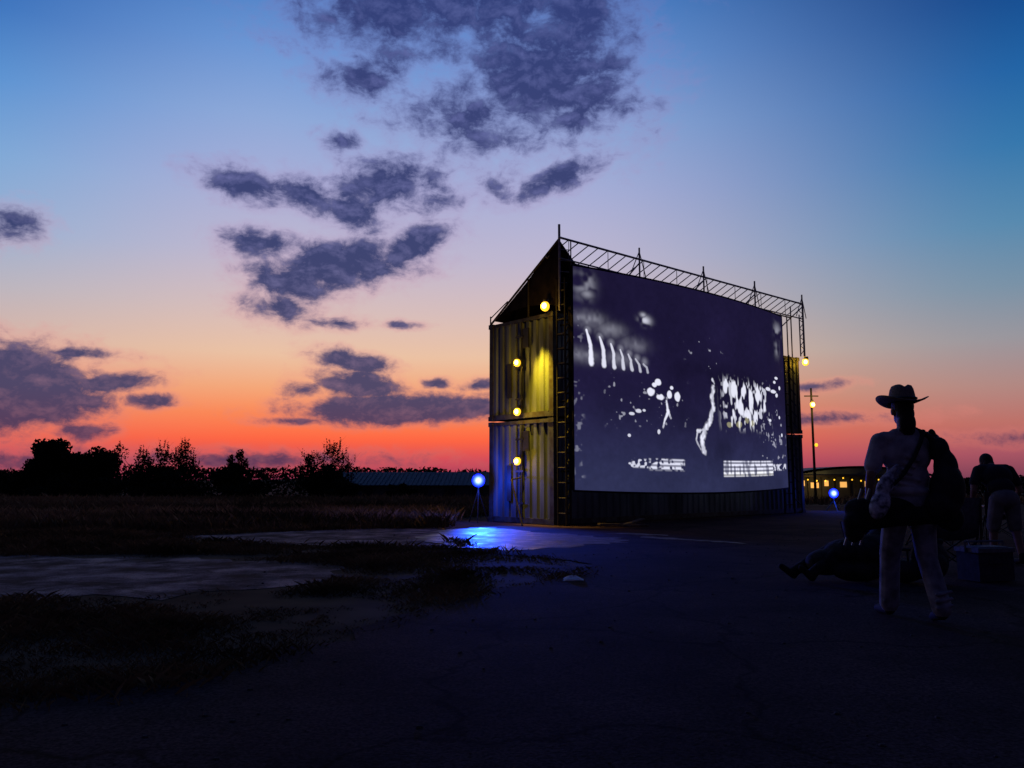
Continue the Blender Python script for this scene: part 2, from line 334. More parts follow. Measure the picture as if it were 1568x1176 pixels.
for j in range(len(prof)-1):
    for i in range(n): b.f.append((j*n+i,j*n+(i+1)%n,(j+1)*n+(i+1)%n,(j+1)*n+i)); b.m.append(0)
o=b.obj('cowboy_hat',m_straw,e,True); o.location=(0,.02,1.708); o.rotation_euler=(-4*D2R,1.5*D2R,0)
b=MB()
for i in range(28):
    t=2*math.pi*i/28;t2=2*math.pi*(i+1)/28; b.tube((.101*math.cos(t),.02+.120*math.sin(t),1.728),(.101*math.cos(t2),.02+.120*math.sin(t2),1.728),.010)
b.obj('hat_band',m_black,e)
def lump(name,prims,m,parent,vox=.014):
    return person_body(name,prims,[m],parent,vox,3)
lump('shoulder_bag',[('e',(.24,-.13,1.02),(.13,.10,.19),0),('e',(.19,-.14,.90),(.13,.09,.12),0),('e',(.25,-.10,1.18),(.09,.08,.14),0),('e',(.21,-.10,1.32),(.075,.06,.10),0),('c',(.22,-.12,1.15),.03,(.14,-.12,1.42),.024,0),('c',(.14,-.12,1.42),.024,(.08,.02,1.49),.022,0),('c',(.3,-.1,1.1),.03,(.19,-.03,1.46),.028,0)],m_bag,e)
b=MB()
sp_=[(.10,-.10,1.47),(.06,-.134,1.38),(0,-.142,1.26),(-.08,-.136,1.14),(-.15,-.124,1.06),(-.2,-.10,1.02)]
for p0,p1 in zip(sp_[:-1],sp_[1:]): b.tube(p0,p1,.016)
b.obj('bag_strap',m_bag,e)
lump('printed_tote_bag',[('e',(-.22,-.12,1.04),(.06,.05,.12),0,Matrix.Rotation(.45,3,'Y')),('e',(-.27,-.13,.90),(.075,.055,.12),0,Matrix.Rotation(.4,3,'Y')),('c',(-.19,-.11,1.12),.028,(-.12,-.12,1.20),.016,0)],m_print,e,.012)
lump('rolled_blanket',[('c',(-.44,-.02,.76),.08,(-.12,-.03,.82),.09,0),('c',(-.12,-.03,.82),.09,(.26,-.06,.84),.09,0),('e',(-.36,.02,.86),(.13,.09,.09),0),('e',(-.43,0,.70),(.08,.08,.10),0),('e',(.28,-.05,.80),(.10,.10,.11),0),('e',(-.10,-.05,.90),(.18,.08,.06),0)],m_blank,e,.016)
b=MB()
for dx in(-.5,-.44,-.38): b.tube((dx,.02,.58),(dx+.14,-.02,1.02),.010)
b.obj('folded_chair_poles',m_steel,e)
e=empty('stooping_man',(6.42,10.6,.010),-3*D2R)
MT2=[m_skin,m_dshirt,m_shorts,m_shoe,m_hair]
pr=[('e',(0,-.05,.84),(.175,.13,.13),2),('e',(0,.02,.98),(.17,.12,.14),1),('e',(0,.11,1.12),(.20,.14,.17),1),('c',(-.15,.17,1.22),.078,(.15,.17,1.22),.078,1),
('c',(0,.2,1.25),.058,(0,.30,1.27),.054,0),
('c',(-.2,.17,1.21),.07,(-.28,.13,1.06),.064,1),('c',(-.28,.13,1.06),.047,(-.30,.12,.95),.04,0),('c',(-.30,.12,.95),.04,(-.24,.30,.76),.028,0),
('c',(.2,.17,1.21),.07,(.28,.15,1.05),.064,1),('c',(.28,.15,1.05),.047,(.30,.14,.94),.04,0),('c',(.30,.14,.94),.04,(.26,.30,.74),.028,0),
('c',(-.09,-.04,.82),.10,(-.11,.06,.48),.085,2),('c',(.09,-.04,.82),.10,(.12,-.02,.48),.085,2),
('c',(-.11,.06,.48),.058,(-.12,.08,.10),.04,0),('c',(.12,-.02,.48),.058,(.13,-.12,.11),.04,0),
('c',(-.12,.06,.05),.04,(-.13,.24,.035),.035,3),('c',(-.12,.08,.12),.042,(-.12,.07,.05),.042,3),
('c',(.13,-.13,.06),.04,(.14,.05,.035),.035,3),('c',(.13,-.12,.13),.042,(.13,-.13,.06),.042,3)]
pr+=hand((-.24,.30,.76),(.1,.5,-.8),(0,.6,.4),(1,0,0),0,.8)+hand((.26,.30,.74),(-.1,.5,-.8),(0,.6,.4),(-1,0,0),0,.8)
pr+=head((0,.34,1.31),(0,1,-.45),(0,.45,1),0,4)
person_body('body',pr,MT2,e,.010)
e=empty('seated_person',(3.95,9.0,.010),12*D2R)
MT3=[m_skin,m_dshirt,m_blank,m_shoe,m_hair]
pr=[('e',(0,0,.27),(.14,.17,.12),2),('e',(.10,0,.40),(.13,.16,.14),1),('e',(.18,0,.55),(.125,.19,.15),1),('c',(.22,-.15,.63),.07,(.22,.15,.63),.07,1),
('c',(.22,0,.66),.055,(.20,0,.75),.05,0),
('c',(.22,-.19,.62),.062,(.08,-.26,.42),.05,1),('c',(.08,-.26,.42),.045,(-.16,-.18,.40),.03,1),
('c',(.22,.19,.62),.062,(.08,.26,.42),.05,1),('c',(.08,.26,.42),.045,(-.16,.16,.42),.03,1),
('c',(-.02,-.09,.28),.092,(-.42,-.12,.36),.075,2),('c',(-.42,-.12,.36),.070,(-.78,-.12,.11),.055,2),
('c',(-.02,.09,.28),.092,(-.40,.12,.33),.075,2),('c',(-.40,.12,.33),.070,(-.84,.14,.10),.055,2),
('e',(-.20,0,.30),(.30,.19,.10),2),
('c',(-.80,-.12,.055),.042,(-.93,-.13,.16),.034,3),('c',(-.78,-.12,.10),.044,(-.80,-.12,.06),.044,3),
('c',(-.86,.14,.055),.042,(-.99,.16,.15),.034,3),('c',(-.84,.14,.10),.044,(-.86,.14,.06),.044,3)]
pr+=hand((-.16,-.18,.40),(-1,.2,-.1),(0,-1,.1),(0,0,-1),0,.5)+hand((-.16,.16,.42),(-1,-.2,-.1),(0,1,.1),(0,0,-1),0,.5)
pr+=head((.17,0,.83),(-1,0,-.15),(-.15,0,1),0,4)
person_body('body',pr,MT3,e,.011)
lump('lap_blanket',[('e',(-.25,-.05,.30),(.33,.26,.16),0),('e',(-.02,-.1,.30),(.26,.26,.20),0),('e',(-.55,0,.20),(.22,.20,.14),0),('e',(-.3,-.2,.12),(.3,.14,.11),0)],m_blank,e,.018)
def chair(name,x,y,rz,hs=.42,low=False,canvas=None):
    e=empty(name,(x,y,0.01),rz); b=MB(); w_=.27; d_=.22; bk_=.88 if not low else .62
    for s_ in(-1,1):
        b.tube((s_*w_,-d_,0),(s_*w_,d_*.8,hs),.012); b.tube((s_*w_,d_,0),(s_*w_,-d_,hs),.012); b.tube((s_*w_,d_,0),(s_*w_,d_+.12,bk_),.012); b.tube((s_*w_,-d_,hs),(s_*w_,-d_,hs+.17),.012); b.tube((s_*w_,-d_-.03,hs+.18),(s_*w_,d_+.06,hs+.18),.018)
    b.tube((-w_,-d_,0),(w_,-d_,hs*.9),.010); b.tube((w_,-d_,0),(-w_,-d_,hs*.9),.010); b.tube((-w_,d_,0),(w_,d_,hs*.9),.010); b.tube((w_,d_,0),(-w_,d_,hs*.9),.010)
    b.obj('frame',m_black,e); b=MB(); n=8; vs=[];fs=[]
    for i in range(n+1):
        t=i/n; x_=-w_+2*w_*t; sag=.05*math.sin(math.pi*t)
        vs+=[(x_,-d_,hs-sag*.6),(x_,0,hs-sag-.02),(x_,d_*.95,hs-sag),(x_,d_+.06+sag,hs+.2),(x_,d_+.12+sag*.6,bk_)]
    for i in range(n):
        for k in range(4): fs.append((i*5+k,i*5+5+k,i*5+6+k,i*5+k+1))
    b.add(vs,fs); b.obj('canvas',canvas or m_canvas,e,True)
    return e
chair('camp_chair',4.06,9.02,math.pi-102*D2R,.17,low=True)
chair('camp_chair.001',5.3,9.9,170*D2R,canvas=m_grey); chair('camp_chair.002',7.0,9.4,200*D2R); chair('camp_chair.003',6.9,13.5,185*D2R); chair('camp_chair.004',9.0,15,160*D2R)
e=empty('rucksack',(4.45,8.7,.010)); lump('body',[('e',(0,0,.24),(.19,.15,.23),0),('e',(-.02,-.12,.2),(.14,.08,.13),0),('c',(-.1,-.05,.44),.03,(.1,-.05,.44),.03,0),('e',(-.28,.05,.12),(.24,.16,.12),0)],m_bag,e)
def cooler(name,x,y,rz):
    e=empty(name,(x,y,.012),rz); b=MB(); b.box((0,0,.16),(.46,.30,.30)); b.box((0,-.155,.22),(.2,.02,.05)); b.obj('tub',m_canvas,e); b=MB(); b.box((0,0,.335),(.49,.33,.045)); b.box((0,0,.362),(.40,.25,.012)); b.tube((-.25,0,.3),(-.25,0,.42),.012); b.tube((.25,0,.3),(.25,0,.42),.012); b.tube((-.25,0,.42),(.25,0,.42),.012); b.obj('lid_and_handle',m_grey,e)
cooler('cool_box',5.15,8.9,15*D2R)
# ------------------------------------------------------------ ground
g=MB(); ys=[-80,-20,0,10,20,30,35,40,45,50,55,60,65,70,75,80,100,200,500,1500,4000]; xs=[-3000,-500,-100,-40,0,40,100,500,3000]
for y in ys:
    for x in xs: g.v.append((x,y,tz(y)))
nx=len(xs)
for j in range(len(ys)-1):
    for i in range(nx-1): g.f.append((j*nx+i,j*nx+i+1,(j+1)*nx+i+1,(j+1)*nx+i)); g.m.append(0)
g.obj('ground',m_soil)
def rough_poly(pts,step=.25,amp=.12,seed=0):
    rr=random.Random(seed); out=[]
    for i in range(len(pts)):
        a=Vector(pts[i]);b=Vector(pts[(i+1)%len(pts)]); d=b-a; n=max(1,int(min(d.length,30)/step)); nn=Vector((-d.y,d.x)).normalized() if d.length>0 else Vector((0,0))
        for k in range(n):
            out.append(tuple(a+d*(k/n)+nn*rr.uniform(-amp,amp)*(1 if d.length<25 else 0)))
    return out
import mathutils.geometry as mg
def sheet(name,pts,z,m):
    t=mg.tessellate_polygon([[Vector((p[0],p[1],0)) for p in pts]])
    b=MB(); b.v=[(p[0],p[1],z) for p in pts]; nf=[]
    for f in t:
        A_,B_,C_=[Vector(b.v[i]) for i in f]
        nf.append(tuple(f) if (B_-A_).cross(C_-A_).z>0 else tuple(f)[::-1])
    b.f=nf; b.m=[0]*len(nf)
    return b.obj(name,m)
asp=[(-9,-15),(-5.5,2.6),(-3.2,3.5),(-1.75,4.55),(-1.34,5.4),(-.95,6.3),(-.5,7.5),(.1,8.6),(.75,9.4),(1.0,10.4),(.5,11.6),(-.5,12.4),(-1.1,15.2),(-1.5,18),(-1.6,23),(2,30),(10,34.5),(70,34.5),(70,-15)]
lot1=[(-14,7.0),(-5.0,7.5),(-3.3,7.7),(-2.1,8.4),(-1.7,9.4),(-2.2,10.6),(-4.5,11.6),(-9,11.9),(-16,12.2)]
lot2=[(-6.6,15.8),(-4.6,14.2),(-2.8,13.4),(-1.0,13.2),(-1.15,15.2),(-1.5,18.6),(-3.2,18.4),(-5,17.2)]
sheet('asphalt_road',rough_poly(asp,seed=1,amp=.16),.010,m_asph); sheet('concrete_pavement',rough_poly(lot1,seed=2,amp=.3,step=.3),.005,m_lot); sheet('concrete_pavement.001',rough_poly(lot2,seed=3,amp=.25,step=.3),.005,m_lot)
wet=[(-1.6,14.4),(-.9,13.1),(.1,12.7),(1.0,13.4),(1.9,14.2),(2.0,15.2),(1.2,16.4),(.2,17.4),(-.6,18.6),(-1.4,18.0),(-1.7,16.0)]
sheet('wet_patch',rough_poly(wet,seed=5,amp=.18,step=.2),.0145,m_wet)
sheet('wet_patch.001',rough_poly([(2.4,15.4),(3.0,14.9),(3.7,14.2),(4.0,13.9),(3.9,14.3),(3.2,15.1),(2.6,15.8)],seed=6,amp=.06,step=.15),.0145,m_wet)
sheet('wet_patch.002',rough_poly([(1.9,16.6),(2.5,16.2),(3.0,15.9),(3.1,16.1),(2.4,16.7)],seed=8,amp=.06,step=.15),.0145,m_wet)
def inpoly(px,py,poly):
    p=np.array(poly); c=np.zeros(len(px),bool); j=len(p)-1
    for i in range(len(p)):
        xi,yi=p[i];xj,yj=p[j]
        if yi!=yj:
            t=((yi>py)!=(yj>py))&(px<(xj-xi)*(py-yi)/(yj-yi)+xi); c^=t
        j=i
    return c
def vnoise(x,y,s,seed):
    r=np.random.RandomState(seed); G=r.rand(128,128); u=(x*s)%127; v=(y*s)%127; i=u.astype(int); j=v.astype(int); fu=u-i; fv=v-j
    fu=fu*fu*(3-2*fu); fv=fv*fv*(3-2*fv); i2=(i+1)%128; j2=(j+1)%128
    return (G[i,j]*(1-fu)+G[i2,j]*fu)*(1-fv)+(G[i,j2]*(1-fu)+G[i2,j2]*fu)*fv
def blades(name,pts,h,wd,m,lean=.35,seed=1):
    r=np.random.RandomState(seed); n=len(pts)
    a=r.rand(n)*2*math.pi; hh=h*(.35+.9*r.rand(n)); ww=wd*(.6+.8*r.rand(n)); ln=hh*lean*(r.rand(n)*2-.2); la=r.rand(n)*2*math.pi
    dx=np.cos(a)*ww/2; dy=np.sin(a)*ww/2; z=pts[:,2]-.01
    V=np.zeros((n,4,3)); mx=pts[:,0]+np.cos(la)*ln*.35; my=pts[:,1]+np.sin(la)*ln*.35
    V[:,0]=np.stack([pts[:,0]-dx,pts[:,1]-dy,z],1); V[:,1]=np.stack([pts[:,0]+dx,pts[:,1]+dy,z],1)
    V[:,2]=np.stack([mx+dx*.7,my+dy*.7,z+hh*.6],1)
    V[:,3]=np.stack([pts[:,0]+np.cos(la)*ln,pts[:,1]+np.sin(la)*ln,z+hh],1)
    return quadmesh(name,V,m)
def grasspts(n,x0,x1,y0,y1,seed,th=.4):
    r=np.random.RandomState(seed); yy=y0*(y1/y0)**(r.rand(n)); xx=r.uniform(x0,x1,n)*(yy/y1 if x1-x0>50 else 1)
    jx=r.normal(0,.10,n); jy=r.normal(0,.14,n)
    c=~inpoly(xx+jx,yy+jy,asp)&~inpoly(xx+jx,yy+jy,lot1)&~inpoly(xx+jx,yy+jy,lot2)
    nz=vnoise(xx+300,yy+300,1.6,seed+1)*.5+vnoise(xx+300,yy+300,.5,seed+2)*.35+vnoise(xx+300,yy+300,6,seed+3)*.15
    c&=nz>th
    xx,yy=xx[c],yy[c]; nzc=nz[c]; zz=-1.2*(lambda t:t*t*(3-2*t))(np.clip((yy-35)/45,0,1))
    return np.stack([xx,yy,zz],1),nzc
p,nz=grasspts(260000,-13,1.4,3.0,15,11,.36); blades('grass_verge',p,.02+.18*(nz-.36),.007,m_grass,1.1,3)
p,nz=grasspts(120000,-24,.8,12,20,12,.28); blades('grass_verge.001',p,.04+.26*(nz-.28),.012,m_grass,.9,4)
p,nz=grasspts(150000,-60,-.9,17.5,60,13,.22); blades('field_grass',p,.12+.42*(nz-.2),.028,m_grassfar,.6,5)
p,nz=grasspts(50000,-110,130,36,110,14,.15); blades('field_grass.001',p,.25+.4*(nz-.2),.08,m_grassfar,.5,6)
# ------------------------------------------------------------ trees
def tree(name,x,y,top,wid,seed,n=16,leaves=170,lf=.14,spiky=False,thf=.28):
    rr=random.Random(seed); r=np.random.RandomState(seed); z0=tz(y); H=top-z0; b=MB(); e=empty(name,(x,y,z0)); cr=wid/2; th=H*thf; CC=[];SZ=[]
    def lc(c,rad,k,sz):
        d=r.normal(size=(k,3)); d/=np.linalg.norm(d,axis=1)[:,None]; d*=(r.rand(k)**.45)[:,None]; CC.append(np.array(c)+d*np.array(rad)); SZ.append(np.full(k,sz))
    stems=3 if spiky else 2
    for s_ in range(stems):
        ox=rr.uniform(-.15,.15)*wid
        pt=Vector((ox*.3,0,-.1)); q=Vector((ox,rr.uniform(-.2,.2),th)); b.tube(pt,q,.05*H*.5,.035*H*.5,7)
        for i in range(n//stems):
            t=rr.uniform(0,2*math.pi); rad=rr.uniform(.1,1)**.6*cr; hz=rr.uniform(.2,1)
            k=math.sqrt(max(0,1-(rad/cr)**2))*.7+.3
            end=Vector((ox*.5+math.cos(t)*rad,math.sin(t)*rad*.8,max(th*.5,H*hz*k*.95)))
            mid=q.lerp(end,.5)+Vector((rr.uniform(-.1,.1),rr.uniform(-.1,.1),rr.uniform(-.05,.1)))*H*.3
            b.tube(q,mid,.016*H*.5,.010*H*.5,5); b.tube(mid,end,.010*H*.5,.003*H*.5,5)
            if spiky:
                lc(end,(wid*.09,wid*.10,H*.13),leaves//2,lf*.8); lc(mid,(wid*.13,wid*.13,H*.15),leaves//2,lf)
                for _ in range(3):
                    up=end+Vector((rr.uniform(-.20,.20)*H,0,rr.uniform(.08,.26)*H)); b.tube(end,up,.012,.004,4); lc(end.lerp(up,.5),(.09,.09,H*.10),26,lf*.55)
            else:
                lc(end,(wid*rr.uniform(.09,.15),wid*.12,H*rr.uniform(.08,.14)),leaves,lf)
                lc(mid,(wid*.15,wid*.15,H*.16),leaves,lf)
    b.obj('trunk_and_limbs',m_bark,e); quadmesh('crown',leafquads(np.concatenate(CC),np.concatenate(SZ),r),m_leaf,e)
tree('tree',-46.5,80,5.6,7.5,1,34,260,.22,thf=.15)
tree('tree.001',-43.0,81,5.8,7.5,31,38,240,.22,thf=.15)
tree('tree.002',-34.8,80,5.4,9.6,2,44,210,.18,True,.12)
tree('tree.003',-27.6,80,4.5,3.6,3,18,180,.16,thf=.2)
tree('tree.004',-18.2,80,4.9,5.4,4,34,200,.16,True,.15)
tree('shrub',-8.6,60,1.1,3.0,5,18,170,.10,thf=.1)
tree('shrub.001',-23.5,70,2.0,6,6,18,160,.14,thf=.1)
tree('shrub.002',-31,72,2.2,7,8,18,160,.14,thf=.1)
tree('shrub.003',-39,72,2.2,8,9,18,160,.15,thf=.1)
tree('shrub.004',-15,72,1.9,4,19,14,150,.14,thf=.1)
r=np.random.RandomState(5); n=46000
x=r.uniform(-130,150,n); y=r.uniform(104,122,n)
hx=vnoise(x+400,x*0+3,.16,50)*1.8+vnoise(x+400,x*0+9,.6,51)*.9+vnoise(x+400,x*0+20,.04,53)*1.4
h_=(hx*.75+1.1)*np.where(x>40,.75,1.0); z=-1.3+(r.rand(n)**.75)*(h_+1.0)
quadmesh('distant_treeline',leafquads(np.stack([x,y,z],1),np.full(n,.3),r),m_leaf)
b=MB(); n=80
for i in range(n+1):
    x=-900+1800*i/n; b.v+= [(x,420,-1.3),(x,470,1.6+.9*math.sin(i*.37)+.5*math.sin(i*1.1)),(x,560,-1.3)]
for i in range(n):
    for k in range(2): b.f.append((i*3+k,(i+1)*3+k,(i+1)*3+k+1,i*3+k+1)); b.m.append(0)
b.obj('distant_hill',m_leaf)
# ------------------------------------------------------------ shed on the left
e=empty('farm_shed',(-11.0,92,tz(92)),-3*D2R)
b=MB(); Lh=9.0; b.box((0,0,.9),(2*Lh,8,1.8),0)
b.obj('walls',m_wall,e)
b=MB(); b.add([(-Lh-.3,-4.4,1.7),(Lh+.3,-4.4,1.7),(Lh+.3,0,3.15),(-Lh-.3,0,3.15),(Lh+.3,4.4,1.7),(-Lh-.3,4.4,1.7)],[(0,1,2,3),(3,2,4,5)],0)
for i in range(37):
    x=-Lh-.2+i*.5; b.box((x,-2.2,2.46),(.05,4.6,.05),0,Matrix.Rotation(math.atan2(1.45,4.4),3,'X'))
b.obj('roof',m_roof,e)
b=MB()
for i in range(6): b.box((-7.5+i*3,-4.03,.9),(1.2,.06,1.3),0)
b.obj('doors',m_black,e)
# ------------------------------------------------------------ containers
TH=41*D2R; A=(1.0,19.4,0)
CL,CW,CH=11.6,2.44,2.59
def corr(b,p0,ax,n,ln,z0,z1,per=.26,dep=.038,mi=0):
    p0=Vector(p0);ax=Vector(ax);n=Vector(n); prof=[(0,0),(.30,0),(.42,1),(.78,1),(.90,0)]
    pts=[];k=0
    while k*per<ln:
        for t,o in prof:
            s_=(k+t)*per
            if s_<ln: pts.append(p0+ax*s_-n*dep*o)
        k+=1
    pts.append(p0+ax*ln)
    vs=[];fs=[]
    for p in pts: vs+= [p+Vector((0,0,z0)),p+Vector((0,0,z1))]
    for i in range(len(pts)-1): fs.append((2*i,2*i+2,2*i+3,2*i+1))
    b.add(vs,fs,mi)
def container(name,z):
    e=empty(name,(A[0],A[1],z+.012),TH)
    b=MB()
    corr(b,(.14,.03,0),(1,0,0),(0,-1,0),CL-.28,.14,CH-.1)
    corr(b,(.14,CW-.03,0),(1,0,0),(0,1,0),CL-.28,.14,CH-.1)
    corr(b,(.03,.14,0),(0,1,0),(-1,0,0),CW-.28,.14,CH-.1)
    corr(b,(CL-.03,.14,0),(0,1,0),(1,0,0),CW-.28,.14,CH-.1)
    b.box((CL/2,CW/2,CH-.05),(CL-.1,CW-.1,.04),0); b.obj('corrugated_walls',m_cont,e)
    b=MB()
    for x in(.07,CL-.07):
        for y in(.07,CW-.07):
            b.box((x,y,CH/2),(.14,.14,CH-.24)); 
            for zz in(.06,CH-.06): b.box((x,y,zz),(.18,.18,.118))
    for y in(.05,CW-.05):
        b.box((CL/2,y,.08),(CL-.36,.09,.13)); b.box((CL/2,y,CH-.06),(CL-.36,.08,.09))
    for x in(.05,CL-.05):
        b.box((x,CW/2,.08),(.09,CW-.36,.13)); b.box((x,CW/2,CH-.06),(.08,CW-.36,.09))
    b.obj('frame',m_frame,e)
    b=MB()
    b.tube((-.02,1.12,.15),(-.02,1.12,CH-.12),.022); b.tube((-.02,1.30,.15),(-.02,1.30,CH-.12),.018)
    for zz in(.5,1.3,2.1): b.box((-.02,1.2,zz),(.05,.28,.05))
    b.box((-.005,1.0,2.05),(.04,.26,.5)); b.box((-.005,1.62,1.0),(.03,.16,.9))
    b.obj('door_hardware',m_black,e)
container('shipping_container',0.0); container('shipping_container.001',2.62)
# ------------------------------------------------------------ screen
S=empty('drive_in_movie_screen',A,TH)
nu,nv=820,480; s0,s1=.28,9.9; zb,zt=.86,6.33
uu,vv=np.meshgrid(np.linspace(0,1,nu),np.linspace(0,1,nv))
xs_=s0+(s1-s0)*uu; bulge=.42*(1-(2*uu-1)**2); ys_=-.42-bulge; zs_=zt-(zt-zb)*vv -.10*(1-(2*uu-1)**2)*(vv)
def sn(s,seed,ax=1.0,ay=1.0): return vnoise(uu*s*1.75*ax+5,vv*s*ay+7,1.0,seed)
def smo(a,b_,x): t=np.clip((x-a)/(b_-a),0,1); return t*t*(3-2*t)
f1=sn(34,1)*.45+sn(70,2)*.33+sn(64,3,1.1,1.7)*.22
f2=sn(16,4)*.55+sn(40,5)*.45
f3=sn(24,21,1,1)*.4+sn(60,22,1.1,.8)*.6
fv=sn(44,50,1.2,.42)*.5+sn(66,51,1.05,.8)*.32+sn(17,52)*.28   # upright fragments
def box(u0,u1,v0,v1,s_=.012): return smo(u0-s_,u0+s_,uu)*(1-smo(u1-s_,u1+s_,uu))*smo(v0-s_,v0+s_,vv)*(1-smo(v1-s_,v1+s_,vv))
wu=uu+(sn(12,31)-.5)*.008; wv=vv+(sn(12,32)-.5)*.012
def sdist(pts):
    d=np.full(uu.shape,9.0)
    for (a,b_),(c,d_) in zip(pts[:-1],pts[1:]):
        ax,ay=a*1.75,b_; bx,by=c*1.75,d_; px=wu*1.75-ax; py=wv-ay; ll_=(bx-ax)**2+(by-ay)**2
        t=np.clip((px*(bx-ax)+py*(by-ay))/ll_,0,1); d=np.minimum(d,np.hypot(px-t*(bx-ax),py-t*(by-ay)))
    return d
def stroke(pts,wd,fr=.35,rg=1.8):
    d=sdist(pts)
    s_=1-smo(wd*.35,wd*1.4,d+(f1-.5)*wd*rg)
    return s_*(1-fr+fr*smo(.35,.58,f3))
def blob(u_,v_,ru,rv): return np.exp(-(((uu-u_)/ru)**2+((vv-v_)/rv)**2))
I=np.zeros(uu.shape)
def mx(a): 
    global I; I=np.maximum(I,a)
# arcade of tall windows receding to the right
for i,(u_,v0,v1,w_) in enumerate([(.052,.275,.435,.0125),(.092,.300,.437,.0115),(.128,.322,.437,.0105),(.161,.343,.438,.0095),(.191,.362,.440,.0085),(.219,.378,.442,.0075),(.246,.392,.444,.0065)]):
    d=sdist([(u_-.010,v0+.012),(u_+.002,(v0+v1)/2),(u_+.005,v1)])
    taper=.45+.75*np.clip((vv-v0)/(v1-v0),0,1)
    mx((1-smo(.55,1.35,d/(w_*taper)+(f1-.5)*.7))*(.98-.07*i))
    mx(blob(u_-.006,v0+.005,.012,.02)*.28)
for (a_,b_,c_) in((.05,.235,.30),(.12,.27,.24),(.20,.325,.20),(.03,.40,.22),(.15,.40,.20)): mx(blob(a_,b_,.05,.035)*c_*(.5+f3))
mx(blob(.035,.08,.03,.06)*.55*smo(.30,.70,f2)); mx(blob(.045,.12,.02,.02)*.35)
mx(box(.0,.03,.2,.95,.01)*smo(.60,.75,f1)*.25)
mx(blob(.245,.20,.022,.022)*.75*smo(.35,.6,f2)); mx(blob(.238,.175,.012,.012)*.5)
for (a_,b_,c_,d_) in((.262,.535,.016,.020),(.29,.485,.014,.016),(.30,.555,.018,.016),(.335,.54,.010,.020),(.368,.545,.012,.024),(.275,.50,.01,.012),(.345,.505,.008,.01)): mx(smo(.30,.55,blob(a_,b_,c_,d_)*(.55+.9*f3))*.95)
for (a_,b_,c_,d_) in((.215,.63,.012,.010),(.19,.645,.010,.008),(.235,.625,.007,.007),(.18,.745,.006,.008),(.29,.72,.006,.012)): mx(smo(.30,.55,blob(a_,b_,c_,d_)*(.6+.8*f3))*.8)
# main figure
mx(stroke([(.535,.475),(.525,.52),(.535,.575),(.515,.64),(.490,.69)],.016,.3,1.5))
mx(stroke([(.49,.69),(.475,.74),(.480,.80)],.019,.3,1.4))
mx(stroke([(.54,.46),(.532,.44)],.008,.2)*.8)
mx(stroke([(.50,.69),(.455,.700)],.010,.2)*.9); mx(stroke([(.455,.70),(.448,.745),(.465,.79)],.007,.3)*.75)
# second figure
mx(stroke([(.325,.575),(.332,.625)],.010,.3)); mx(stroke([(.332,.625),(.318,.66),(.308,.695)],.0075,.3)*.95); mx(stroke([(.333,.625),(.342,.655)],.005,.3)*.7)
# crowd: upright torn fragments
crowd=np.zeros(uu.shape)
for (a_,b_,c_,d_,g_) in((.60,.47,.014,.035,1),(.648,.48,.016,.04,1),(.70,.47,.016,.035,.95),(.675,.56,.02,.05,.9),(.745,.53,.018,.06,1),(.79,.50,.018,.05,1),(.83,.56,.016,.05,.85),(.765,.61,.02,.04,.85),(.72,.60,.02,.04,.8),(.63,.60,.018,.04,.7),(.60,.56,.014,.03,.6),(.81,.44,.012,.02,.9)):
    crowd=np.maximum(crowd,blob(a_,b_,c_*1.25,d_*1.25)*g_)
mx(smo(.50,.66,crowd*.42+fv*.62)*smo(.15,.4,crowd)*.95)
mx(smo(.60,.68,fv)*box(.575,.87,.42,.68,.03)*.7)
for (a_,b_,c_,d_) in((.865,.445,.018,.010),(.905,.455,.02,.010),(.93,.475,.010,.012),(.93,.375,.012,.008),(.915,.40,.010,.008),(.955,.43,.008,.012),(.945,.60,.006,.01),(.87,.62,.01,.008),(.96,.70,.006,.01)): mx(smo(.28,.5,blob(a_,b_,c_,d_)*(.6+.8*f3))*.9)
mx(blob(.955,.10,.03,.05)*.38*smo(.3,.7,f2)); mx(blob(.945,.20,.02,.05)*.30*smo(.3,.7,f2))
mx(box(.42,.58,.24,.40,.03)*smo(.72,.78,f1)*.45); mx(box(.80,.99,.54,.84)*smo(.68,.74,f1)*.4); mx(box(.10,.40,.48,.70,.03)*smo(.72,.78,f1)*.4)
row=np.sin(vv*2*math.pi/.0205)*.5+.5; colm=smo(.30,.45,sn(48,40,1.2,.35))
mx(box(.575,.88,.845,.925,.004)*(.34+.66*smo(.35,.65,row))*(.40+.60*colm)*(.6+.4*smo(.2,.5,f3)))
mx(box(.88,.985,.865,.90,.005)*smo(.46,.56,f1)*.8)
mx(box(.25,.392,.845,.90,.005)*smo(.36,.52,f1)*.9*(.4+.6*smo(.3,.6,row)))
mx(box(.165,.25,.85,.89,.005)*smo(.54,.62,f1)*.8)
Iy=smo(.35,.6,np.maximum(np.maximum(blob(.615,.66,.018,.016),blob(.665,.655,.02,.02)),np.maximum(blob(.715,.63,.016,.02),blob(.75,.645,.014,.02)))*(.5+f3))*.45+box(.575,.88,.90,.925,.004)*.25*colm
blk=box(.30,.98,.38,.82,.06)*smo(.35,.65,sn(6,9))*.45
base=np.stack([np.full(uu.shape,.0105),np.full(uu.shape,.0075),np.full(uu.shape,.034)],-1)
base=base*(1+1.1*smo(.40,1,vv)[...,None])*(.80+.40*(sn(5,12))[...,None]); base[...,1]*=(1+.6*smo(.4,1,vv))
base*=(1-blk*.6)[...,None]*(.84+.32*f1[...,None])
I=np.clip(I,0,1)**1.25
col=base+I[...,None]*np.array([.84,.85,.97])+Iy[...,None]*np.array([.55,.52,.25])
colb=np.ones((nv*nu,4)); colb[:,:3]=col.reshape(-1,3)
co=np.stack([xs_,ys_,zs_],-1).reshape(-1,3)
me=bpy.data.meshes.new('projection_surface'); idx=np.arange(nu*nv).reshape(nv,nu)
